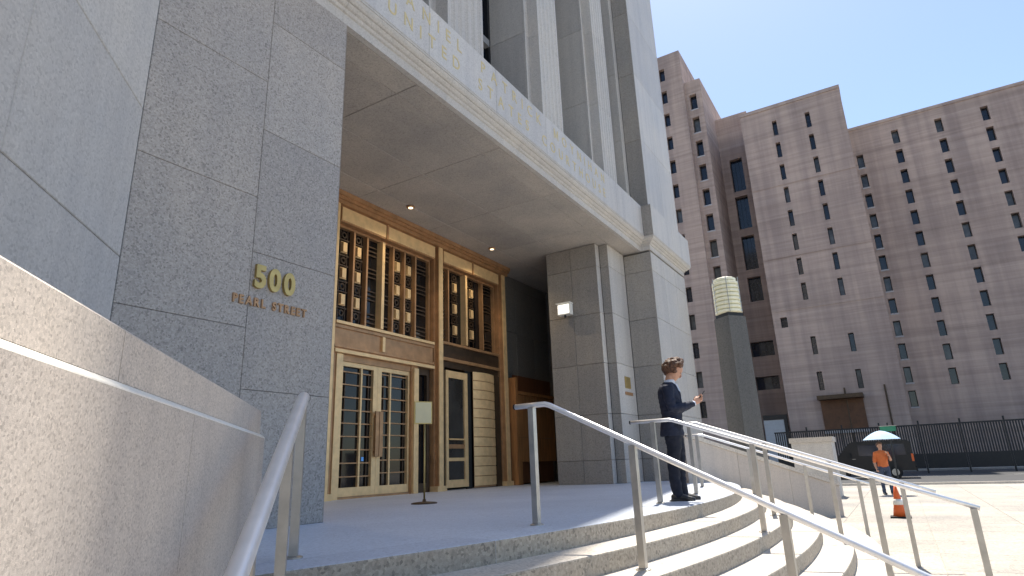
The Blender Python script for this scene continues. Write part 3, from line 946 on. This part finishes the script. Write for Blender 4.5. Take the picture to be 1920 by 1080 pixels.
# main face with two columns of slots
zs1 = [33.1 - 2.51 * i for i in range(8)] + [10.3, 7.0]
H = []
for zz in zs1:
    H.append((4.86, 5.30, zz - .85, zz + .85))
    H.append((1.75, 2.19, zz - .97, zz + .73))
H.append((7.0, 7.6, 12.3, 13.3))
bay = (1.95, 5.4, 2.9, 5.3)
wl = windows(62.0, (-1.2, 8.252, -.8, 35.4), H, .45, False)
obj("roof_edge", box(61.9, 66, -1.25, 8.25, 35.402, 35.75), "mauve_concrete", MB_)
for z in (26.70, 19.17, 13.9):
    obj("string_course", box(61.955, 61.999, -1.2, 8.2, z, z + .10), "mauve_concrete", MB_)
obj("loading_canopy", join(box(60.4, 61.998, 1.9, 5.5, 5.2, 5.55)), "dark_bronze", MB_)
obj("bay_shade_panel", box(61.86, 61.997, 2.0, 5.4, 2.6, 5.198), "bay_shade", MB_)  # dark brown panel painted as the shade of a recess under the canopy
obj("loading_sill", box(61.7, 61.996, 1.9, 5.5, 2.3, 2.598), "sill_stone", MB_)
gd = obj("garage_surround", join(box(62.6, 62.998, 8.5, 8.8, -.8, 4.3), box(62.6, 62.998, 8.8, 10.6, 3.9, 4.3)), "black_metal", MB_)
for i in range(10):
    obj("door_slat", box(62.7, 62.76, 8.81, 10.6, -.75 + i * .46, -.30 + i * .46), "garage_door", gd)
# lower block to the right
H = []
for y in (-1.66, -5.0, -8.6, -12.2, -15.8):
    for i in range(12):
        z = 28.85 - 2.16 * i + (1.7 if y < -2 else 0)
        if z > 3: H.append((y - .42, y + .16, z - .72, z + .72))
windows(66.0, (-17.5, -1.198, -.8, 32.4), H, .5)
obj("roof_edge", box(65.9, 70, -17.5, -1.2, 32.402, 32.7), "mauve_concrete", MB_)
# drain pipes
for y in (3.3, 0.2):
    obj("drain_pipe", tube([(61.9, y, -.8), (61.9, y, 6.2)], .07, 6), "dark_bronze", MB_)

# ================================================================== STREET
fe = tag(empty("security_fence", (50, 0, -.896)), "long black steel fence along the far side of the street", "fence")
yy = -22.0
for i in range(13):
    a = yy + i * 2.3
    obj("fence_panel", box(50, 50.03, a + .06, a + 2.24, -.6, .35), "black_metal", fe)
    obj("fence_rail", box(50, 50.03, a + .06, a + 2.24, 2.15, 2.25), "black_metal", fe)
    obj("fence_post", box(49.97, 50.07, a - .05, a + .05, -.896, 2.5), "black_metal", fe)
    for j in range(15):
        y = a + .12 + j * .145
        obj("picket", box(50.005, 50.025, y - .045, y + .045, .351, 2.149), "black_metal", fe)

def van(label, x, y, mat, ln_=5.2, h=2.05, kind="van"):
    """parked side-on to the camera, nose towards +Y"""
    v = tag(empty("parked_van", (x, y, -.896)), label, kind, "vehicles parked on the street")
    z = -.896
    prof_ = [(-ln_ / 2, .42), (-ln_ / 2, 1.2), (-ln_ / 2 + .06, h - .12), (-ln_ / 2 + .2, h), (ln_ / 2 - 1.75, h), (ln_ / 2 - 1.55, h - .06), (ln_ / 2 - .85, 1.22), (ln_ / 2 - .1, 1.05), (ln_ / 2, .85), (ln_ / 2 + .02, .42)]
    V = []
    for xx in (x - .95, x + .95):
        V += [(xx, y + p, z + q) for p, q in prof_]
    k = len(prof_)
    F = [tuple(range(k)), tuple(range(k, 2 * k))[::-1]] + [(i, (i + 1) % k, k + (i + 1) % k, k + i) for i in range(k)]
    obj("body", (V, F), mat, v)
    for a, b in ((-ln_ / 2 + .35, -.75), (-.65, ln_ / 2 - 1.95)):
        obj("side_window", box(x - .962, x - .951, y + a, y + b, z + 1.25, z + h - .2), "window_glass", v)
    obj("windscreen", ([(x - .85, y + ln_ / 2 - .86, z + 1.26), (x + .85, y + ln_ / 2 - .86, z + 1.26), (x + .85, y + ln_ / 2 - 1.5, z + h - .1), (x - .85, y + ln_ / 2 - 1.5, z + h - .1)], [(0, 1, 2, 3)]), "window_glass", v)
    for a in (-ln_ / 2 + 1.0, ln_ / 2 - .95):
        wh = obj("wheel", tube([(x - .97, y + a, z + .34), (x - .74, y + a, z + .34)], .34, 18), "rubber", v)
        obj("hub", tube([(x - .98, y + a, z + .34), (x - .97, y + a, z + .34)], .19, 12), "steel_post", wh)
        obj("wheel", tube([(x + .74, y + a, z + .34), (x + .97, y + a, z + .34)], .34, 18), "rubber", v)
    obj("headlight", box(x - .9, x - .5, y + ln_ / 2 - .05, y + ln_ / 2 + .012, z + .78, z + .92), "white_enamel", v)
    obj("tail_light", box(x - .955, x - .951, y - ln_ / 2 + .01, y - ln_ / 2 + .12, z + .9, z + 1.3), "cone_orange", v)
    obj("door_gap", box(x - .9535, x - .9505, y - .70, y - .688, z + .5, z + h - .15), "rubber", v)
    obj("door_gap", box(x - .9535, x - .9505, y + ln_ / 2 - 1.9, y + ln_ / 2 - 1.888, z + .5, z + h - .15), "rubber", v)
    for a in (-.85, .55):
        obj("door_handle", box(x - .975, x - .951, y + a, y + a + .16, z + 1.08, z + 1.11), "steel_post", v)
    obj("mirror", box(x - 1.14, x - .96, y + ln_ / 2 - 1.55, y + ln_ / 2 - 1.42, z + 1.2, z + 1.42), "rubber", v)
    obj("sill_trim", box(x - .965, x - .951, y - ln_ / 2 + 1.4, y + ln_ / 2 - 1.35, z + .42, z + .52), "rubber", v)
    obj("bumper", box(x - .96, x + .96, y - ln_ / 2 - .06, y - ln_ / 2 + .02, z + .38, z + .6), "rubber", v)
    return v
van("black van parked across the street behind the railings, nearest the pale pedestal", 42.0, 1.75, "car_black", 4.6, 2.05)

sp = tag(empty("street_sign", (34.0, .33, -.9)), "small green street sign on a thin dark pole behind the umbrella", "sign")
obj("pole", tube([(34, .33, -.9), (34, .33, 1.85)], .035, 8), "black_metal", sp)
obj("sign_plate", box(33.95, 33.96, .02, .66, 1.45, 1.68), "sign_green", sp)
obj("sign_top", box(33.93, 33.98, -.02, .70, 1.685, 1.71), "steel_post", sp)

co = tag(empty("traffic_cone", (16.6, .26, -.9)), "orange traffic cone on the sunlit plaza beyond the right end of the railings", "cone")
obj("cone_base", box(16.4, 16.8, .06, .46, -.9, -.86), "rubber", co)
obj("cone_body", lathe((16.6, .26, -.86), [(.145, 0), (.10, .22), (.06, .45), (.025, .64)], 16), "cone_orange", co, True)
obj("cone_band", lathe((16.6, .26, -.66), [(.107, .04), (.088, .16)], 16), "white_enamel", co, True)

# ================================================================== PEOPLE
def remeshed(name, parts, voxel, mat, parent, smooth_it=2, folds=0.):
    V, F = join(*parts)
    me = bpy.data.meshes.new("tmp"); me.from_pydata(V, [], F)
    bm = bmesh.new(); bm.from_mesh(me); bmesh.ops.recalc_face_normals(bm, faces=bm.faces); bm.to_mesh(me); bm.free()
    o = bpy.data.objects.new("tmp", me); COL.objects.link(o)
    r = o.modifiers.new("r", 'REMESH'); r.mode = 'VOXEL'; r.voxel_size = voxel
    s = o.modifiers.new("s", 'SMOOTH'); s.iterations = smooth_it; s.factor = .5
    dg = bpy.context.evaluated_depsgraph_get()
    nm = bpy.data.meshes.new_from_object(o.evaluated_get(dg))
    bpy.data.objects.remove(o); bpy.data.meshes.remove(me)
    if folds:
        nz = mnoise.noise
        for v_, n_ in zip(nm.vertices, [Vector(v_.normal) for v_ in nm.vertices]):
            c_ = v_.co
            k_ = nz(Vector((c_.x * 7 + c_.z * 9, c_.y * 8 - c_.z * 6, c_.z * 17))) + .5 * nz(Vector((c_.x * 21, c_.y * 21 + 5, c_.z * 30)))
            v_.co = c_ + n_ * (k_ * folds)
    nm.name = name
    nm.materials.clear(); nm.materials.append(MAT[mat])
    nm.polygons.foreach_set("use_smooth", [True] * len(nm.polygons))
    ob = bpy.data.objects.new(name, nm); COL.objects.link(ob)
    ob.parent = parent
    return ob

def limb(pts, rad, seg=12, flat=1.0):
    return tube(pts, rad, seg)

def ball(c, rx, ry, rz, n=8, seg=14, rot=0.):
    c = Vector(c)
    rings = []
    for i in range(1, n):
        t = math.pi * i / n
        z = -math.cos(t) * rz; k = math.sin(t)
        oz = Vector((0, 0, z))
        if rot: oz = Vector((z * math.sin(rot), 0, z * math.cos(rot)))
        ax = Vector((rx * k * math.cos(rot), 0, -rx * k * math.sin(rot)))
        rings.append((c + oz, ax, Vector((0, ry * k, 0))))
    return loft(rings, seg)

def hand(wrist, fwd, palm_n, side, curl=.7, k=1.0):
    """palm, four fingers and a thumb; fwd = towards fingertips, palm_n = direction the palm faces, side = thumb side"""
    w_, f, n, s = Vector(wrist), Vector(fwd).normalized(), Vector(palm_n).normalized(), Vector(side).normalized()
    P = []
    P.append(loft([(w_ + f * t * k, s * a * k, n * b * k) for t, a, b in ((-.02, .028, .022), (.02, .034, .018), (.055, .042, .016), (.088, .040, .013))], 10))
    for i, (off, L) in enumerate(((.030, .072), (.010, .080), (-.010, .074), (-.029, .058))):
        b0 = w_ + f * .082 * k + s * off * k
        a1, a2 = curl * .7, curl * 1.5
        p1 = b0 + (f * math.cos(a1) + n * math.sin(a1)) * L * .48 * k
        p2 = p1 + (f * math.cos(a2) + n * math.sin(a2)) * L * .52 * k
        P.append(tube([b0 - f * .02 * k, b0, p1, p2], [.0095 * k, .0095 * k, .0088 * k, .0068 * k], 8))
    t0 = w_ + f * .03 * k + s * .028 * k
    t1 = t0 + (f * .6 + s * .62 + n * .35).normalized() * .036 * k
    t2 = t1 + (f * .85 + s * .05 + n * .5).normalized() * .034 * k
    P.append(tube([t0 - f * .01 * k, t0, t1, t2], [.014 * k, .013 * k, .0105 * k, .008 * k], 8))
    return P

def curls(c, rx, ry, rz, n, size, seed, zmin=-.2, front_cut=.55):
    """a mop of small irregular tufts over the skull, one mesh"""
    rnd = random.Random(seed)
    P = []
    for i in range(n):
        z = 1 - (i + .5) / n * (1 - zmin)
        t = i * 2.39996
        q = math.sqrt(max(0, 1 - z * z))
        x, y = q * math.cos(t), q * math.sin(t)
        if x > front_cut and z < .52: continue
        if x > .1 and z < .15: continue
        s = size * rnd.uniform(.7, 1.25)
        p = Vector((c[0] + rx * x, c[1] + ry * y, c[2] + rz * z)) + Vector([rnd.uniform(-.008, .008) for _ in range(3)])
        P.append(ball(p, s, s * rnd.uniform(.75, 1.1), s * rnd.uniform(.75, 1.1), 5, 7))
    return P

def man_with_phone(loc, yaw, label):
    root = tag(empty("person", loc), label, "person")
    root.rotation_euler = (0, 0, yaw)
    # local frame: +X is where he faces, +Y his left, z up; feet on z = 0; 1.78 m tall
    X = Vector((1, 0, 0)); Yv = Vector((0, 1, 0))
    # legs: left slightly forward
    def leg(y, dx, sp=0.):
        return loft([((dx + .015, y, .035), X * .055, Yv * .052), ((dx + .0, y, .12), X * .060, Yv * .055), ((dx - .015, y, .30), X * .070, Yv * .062), ((dx - .004, y, .50), X * .074, Yv * .066),
                     ((dx * .6 + .01, y * .98, .66), X * .086, Yv * .078), ((dx * .3 + .0, y * .95, .82), X * .102, Yv * .092), ((-.005, y * .9, .95), X * .115, Yv * .10)], 14)
    hips = loft([((0, 0, .80), X * .085, Yv * .13), ((-.012, 0, .88), X * .125, Yv * .172), ((-.01, 0, .97), X * .122, Yv * .168), ((0, 0, 1.06), X * .108, Yv * .15)], 18)
    remeshed("trousers", [leg(.095, .035), leg(-.095, -.03), hips], .011, "trousers", root, 3, .009)
    for y, dx in ((.098, .035), (-.098, -.03)):
        sh = [loft([((dx - .075, y, .035), Yv * .028, Vector((0, 0, .034))), ((dx - .05, y, .045), Yv * .040, Vector((0, 0, .045))), ((dx + .02, y, .050), Yv * .043, Vector((0, 0, .050))), ((dx + .09, y, .040), Yv * .047, Vector((0, 0, .038))), ((dx + .16, y, .028), Yv * .044, Vector((0, 0, .027))), ((dx + .195, y, .022), Yv * .024, Vector((0, 0, .018)))], 14),
              box(dx - .10, dx + .19, y - .04, y + .04, .0, .014)]
        remeshed("shoe", sh, .008, "shoe", root, 1)
    # jacket: torso leaning slightly back at the hips, shoulders forward, long skirt
    torso = loft([((-.015, 0, .80), X * .142, Yv * .196), ((-.018, 0, .86), X * .140, Yv * .194), ((-.012, 0, .95), X * .132, Yv * .186), ((.004, 0, 1.06), X * .122, Yv * .172), ((.004, 0, 1.18), X * .130, Yv * .184), ((-.004, 0, 1.29), X * .134, Yv * .198), ((-.014, 0, 1.38), X * .122, Yv * .205), ((-.02, 0, 1.44), X * .100, Yv * .175), ((-.012, 0, 1.48), X * .078, Yv * .10), ((.004, 0, 1.505), X * .064, Yv * .070)], 22)
    P = [torso]
    sho = {}
    for s in (1, -1):
        a = Vector((-.012, .185 * s, 1.405)); e = Vector((.03, .245 * s, 1.125)) ; wv = Vector((.265, .085 * s, 1.215))
        if s < 0: e = Vector((.02, -.242, 1.12)); wv = Vector((.262, -.062, 1.20))
        P.append(tube([a - Vector((0, .04 * s, -.01)), a, a.lerp(e, .5) + Vector((-.012, .012 * s, 0)), e, e.lerp(wv, .12), e.lerp(wv, .55), wv], [.068, .074, .062, .056, .056, .050, .041], 12))
        sho[s] = (e, wv)
    for s in (1, -1):   # lapels
        P.append(loft([((.070, .035 * s, 1.47), X * .012, Yv * .020), ((.118, .058 * s, 1.36), X * .016, Yv * .034), ((.136, .030 * s, 1.20), X * .010, Yv * .018), ((.134, .012 * s, 1.12), X * .006, Yv * .008)], 8))
    remeshed("jacket", P, .010, "suit", root, 2, .010)
    # shirt: collar round the neck, front triangle, cuffs
    C = [loft([((.0, 0, 1.465), X * .075, Yv * .078), ((.010, 0, 1.50), X * .070, Yv * .073), ((.022, 0, 1.535), X * .064, Yv * .066)], 16),
         loft([((.085, 0, 1.48), X * .020, Yv * .030), ((.118, 0, 1.38), X * .017, Yv * .034), ((.131, 0, 1.24), X * .010, Yv * .016)], 10)]
    for s in (1, -1):
        e, wv = sho[s]
        d = (wv - e).normalized()
        C.append(tube([wv - d * .03, wv + d * .018], [.037, .036], 12))
    remeshed("shirt", C, .007, "shirt", root, 1)
    # body: neck, bowed head with face, hands
    hc = Vector((.085, 0, 1.655))
    tilt = R(33)
    def h(p):    # head space (x forward, z up, centre of skull) -> body, bowed forward
        x, y, z = p
        return Vector((hc.x + x * math.cos(tilt) + z * math.sin(tilt), y, hc.z - x * math.sin(tilt) + z * math.cos(tilt)))
    hx, hz = h((1, 0, 0)) - hc, h((0, 0, 1)) - hc
    B = [tube([(-.01, 0, 1.42), (.015, 0, 1.50), h((-.02, 0, -.03))], [.066, .058, .056], 14)]
    B.append(loft([(h((x, 0, z)), hx * a, Yv * b) for x, z, a, b in ((.030, -.125, .030, .026), (.028, -.112, .052, .042), (.022, -.085, .068, .056), (.012, -.045, .080, .066), (.002, 0, .092, .073), (-.004, .045, .096, .076), (-.008, .080, .086, .068), (-.010, .104, .060, .048), (-.010, .115, .024, .020))], 20))
    B.append(loft([(h((.088, 0, .012)), Yv * .010, hz * .010), (h((.103, 0, -.018)), Yv * .012, hz * .014), (h((.117, 0, -.038)), Yv * .016, hz * .012), (h((.098, 0, -.047)), Yv * .014, hz * .008)], 8))   # nose
    B.append(ball(h((.082, 0, -.070)), .014, .024, .008, 6, 10))   # lips
    B.append(ball(h((.076, 0, .030)), .018, .052, .010, 6, 12))    # brow
    B.append(ball(h((.066, 0, -.108)), .018, .022, .015, 6, 10))   # chin
    for s in (1, -1):
        B.append(loft([(h((-.012, .072 * s, -.035)), hx * .012, Yv * .010), (h((-.016, .080 * s, -.005)), hx * .022, Yv * .009), (h((-.018, .081 * s, .022)), hx * .020, Yv * .008), (h((-.016, .074 * s, .034)), hx * .010, Yv * .006)], 8))
    e, wv = sho[1]
    d1 = (Vector((.335, .028, 1.262)) - wv)
    B += hand(wv + d1.normalized() * .012, d1, (.25, -1, .15), (-.25, 0, 1), .55)
    e, wv2 = sho[-1]
    d2 = (Vector((.345, -.02, 1.255)) - wv2)
    B += hand(wv2 + d2.normalized() * .012, d2, (.15, 1, .1), (-.25, 0, 1), .75)
    remeshed("body", B, .0058, "skin", root, 1)
    for s in (1, -1):
        V, F = ball(h((.083, .033 * s, .004)), .009, .013, .006, 6, 10)
        ey = obj("eye", (V, F), "hair", None, True, False, False)
        ey.parent = root
    hr = curls(h((-.014, 0, .040)), .130, .112, .116, 220, .029, 3, -.55, .68)
    hb = loft([(h((x, 0, z)), hx * a, Yv * b) for x, z, a, b in ((-.055, -.075, .030, .045), (-.050, -.03, .058, .070), (-.036, .02, .080, .081), (-.016, .065, .096, .082), (-.010, .10, .078, .066), (-.010, .124, .036, .03))], 16)
    remeshed("hair", hr + [hb], .0062, "hair", root, 0)
    root.scale = (1.1, 1.1, 1.0)
    return root, Vector((.352 * 1.1, .004, 1.285))

PY = math.atan2(-.955, .30)
p1, ph = man_with_phone((8.08, 2.50, .0005), PY, "man in a dark navy suit with curly brown hair looking down at a phone")
pc = Vector((8.08 + ph.x * math.cos(PY) - ph.y * math.sin(PY), 2.50 + ph.x * math.sin(PY) + ph.y * math.cos(PY), ph.z))
fx = Vector((math.cos(PY), math.sin(PY), 0)); sx_ = Vector((-math.sin(PY), math.cos(PY), 0))
nrm = (fx * .75 + Vector((0, 0, -.66))).normalized(); upv = (fx * .66 + Vector((0, 0, .75))).normalized()
phn = tag(empty("phone", pc), "dark phone held in the hands of the man in the suit", "phone")
obj("phone_body", obox(pc - sx_ * .037 - upv * .05 - nrm * .004, sx_, upv, nrm, .074, .15, .009), "phone", phn)
obj("screen", obox(pc - sx_ * .033 - upv * .045 - nrm * .0055, sx_, upv, nrm, .066, .14, .001), "window_glass", phn)

def bystander(loc, yaw, label, top, bottom, hat=None, raise_arm=True, seed=5):
    root = tag(empty("person", loc), label, "person")
    root.rotation_euler = (0, 0, yaw)
    X = Vector((1, 0, 0)); Yv = Vector((0, 1, 0))
    def leg(y, dx):
        return loft([((dx, y, .05), X * .06, Yv * .055), ((dx, y, .30), X * .066, Yv * .06), ((dx * .7, y, .50), X * .07, Yv * .065), ((dx * .3, y, .75), X * .095, Yv * .088), ((0, y * .9, .93), X * .112, Yv * .10)], 12)
    hips = loft([((0, 0, .80), X * .09, Yv * .13), ((0, 0, .90), X * .12, Yv * .17), ((0, 0, 1.02), X * .108, Yv * .155)], 14)
    remeshed("trousers", [leg(.1, .08), leg(-.1, -.08), hips], .016, bottom, root, 2, .008)
    P = [loft([((0, 0, .90), X * .128, Yv * .178), ((0, 0, 1.06), X * .12, Yv * .168), ((0, 0, 1.25), X * .128, Yv * .19), ((-.01, 0, 1.38), X * .115, Yv * .2), ((-.01, 0, 1.45), X * .085, Yv * .13), ((0, 0, 1.48), X * .06, Yv * .065)], 16)]
    ends = []
    for s in (1, -1):
        a = Vector((0, .185 * s, 1.39))
        if s > 0 and raise_arm: e, wv = Vector((.10, .24, 1.13)), Vector((.22, .14, 1.32))
        else: e, wv = Vector((-.03, .25 * s, 1.10)), Vector((.06, .26 * s, .88))
        P.append(tube([a - Vector((0, .05 * s, 0)), a, a.lerp(e, .6), e.lerp(wv, .15)], [.064, .068, .058, .056], 10))
        ends.append((e, wv))
    remeshed("shirt", P, .014, top, root, 2, .009)
    B = [tube([(0, 0, 1.40), (.01, 0, 1.53)], [.06, .055], 12), loft([((.03, 0, 1.515), X * .04, Yv * .035), ((.022, 0, 1.55), X * .068, Yv * .056), ((.01, 0, 1.60), X * .088, Yv * .07), ((0, 0, 1.66), X * .096, Yv * .076), ((-.005, 0, 1.71), X * .075, Yv * .06), ((-.005, 0, 1.735), X * .03, Yv * .025)], 16), ball((.105, 0, 1.60), .018, .014, .02, 6, 8)]
    for s in (1, -1): B.append(ball((-.01, .078 * s, 1.61), .018, .009, .028, 6, 8))
    for (e, wv), s in zip(ends, (1, -1)):
        B.append(tube([e, e.lerp(wv, .5), wv], [.046, .042, .03], 10))
        d = wv - e
        B += hand(wv, d, (.2, -s, 0), (.6, 0, .8), .9)
    remeshed("body", B, .009, "skin", root, 1)
    remeshed("hair", curls((-.008, 0, 1.665), .10, .082, .088, 90, .026, seed, -.4, .6) + [ball((-.02, 0, 1.67), .092, .08, .082)], .012, "hair", root, 1)
    for y, dx in ((.1, .08), (-.1, -.08)):
        remeshed("shoe", [loft([((dx - .09, y, .04), Yv * .035, Vector((0, 0, .04))), ((dx + .05, y, .045), Yv * .045, Vector((0, 0, .045))), ((dx + .17, y, .03), Yv * .035, Vector((0, 0, .028)))], 10)], .012, "shoe", root, 1)
    return ends[0][1]
by = R(200)
bl = (25.6, .62, -.892)
wv = bystander(bl, by, "person in an orange shirt standing under the pale blue umbrella", "orange_shirt", "jeans")
hx_ = Vector((bl[0] + wv.x * math.cos(by) - wv.y * math.sin(by), bl[1] + wv.x * math.sin(by) + wv.y * math.cos(by), bl[2] + wv.z))
um = tag(empty("umbrella", hx_), "open pale blue umbrella held up by the person in orange", "umbrella")
obj("shaft", tube([hx_ - Vector((0, 0, .08)), hx_ + Vector((.02, .1, .80))], .009, 8), "black_metal", um)
obj("grip", tube([hx_ - Vector((0, 0, .16)), hx_ - Vector((0, 0, .04))], .017, 8), "wood_dark", um)
top = hx_ + Vector((.02, .1, .82))
for k in range(8):
    V = []
    a0, a1 = 2 * math.pi * k / 8, 2 * math.pi * (k + 1) / 8
    for i in range(5):
        q = i / 4
        zz = -.30 * q ** 1.7
        for j in range(3):
            t = a0 + (a1 - a0) * j / 2
            sag = (1 - (.05 if j == 1 else 0) * q)
            V.append((top.x + .58 * q * math.cos(t) * sag, top.y + .58 * q * math.sin(t) * sag, top.z + zz))
    F = []
    for i in range(4):
        for j in range(2):
            F.append((i * 3 + j, (i + 1) * 3 + j, (i + 1) * 3 + j + 1, i * 3 + j + 1))
    obj("canopy_panel", (V, F), "umbrella_cloth", um, True, False)
    obj("rib", tube([top, (top.x + .58 * math.cos(a0), top.y + .58 * math.sin(a0), top.z - .31)], .004, 5), "steel_post", um)
obj("tip", tube([top - Vector((0, 0, .01)), top + Vector((0, 0, .06))], [.008, .004], 6), "black_metal", um)
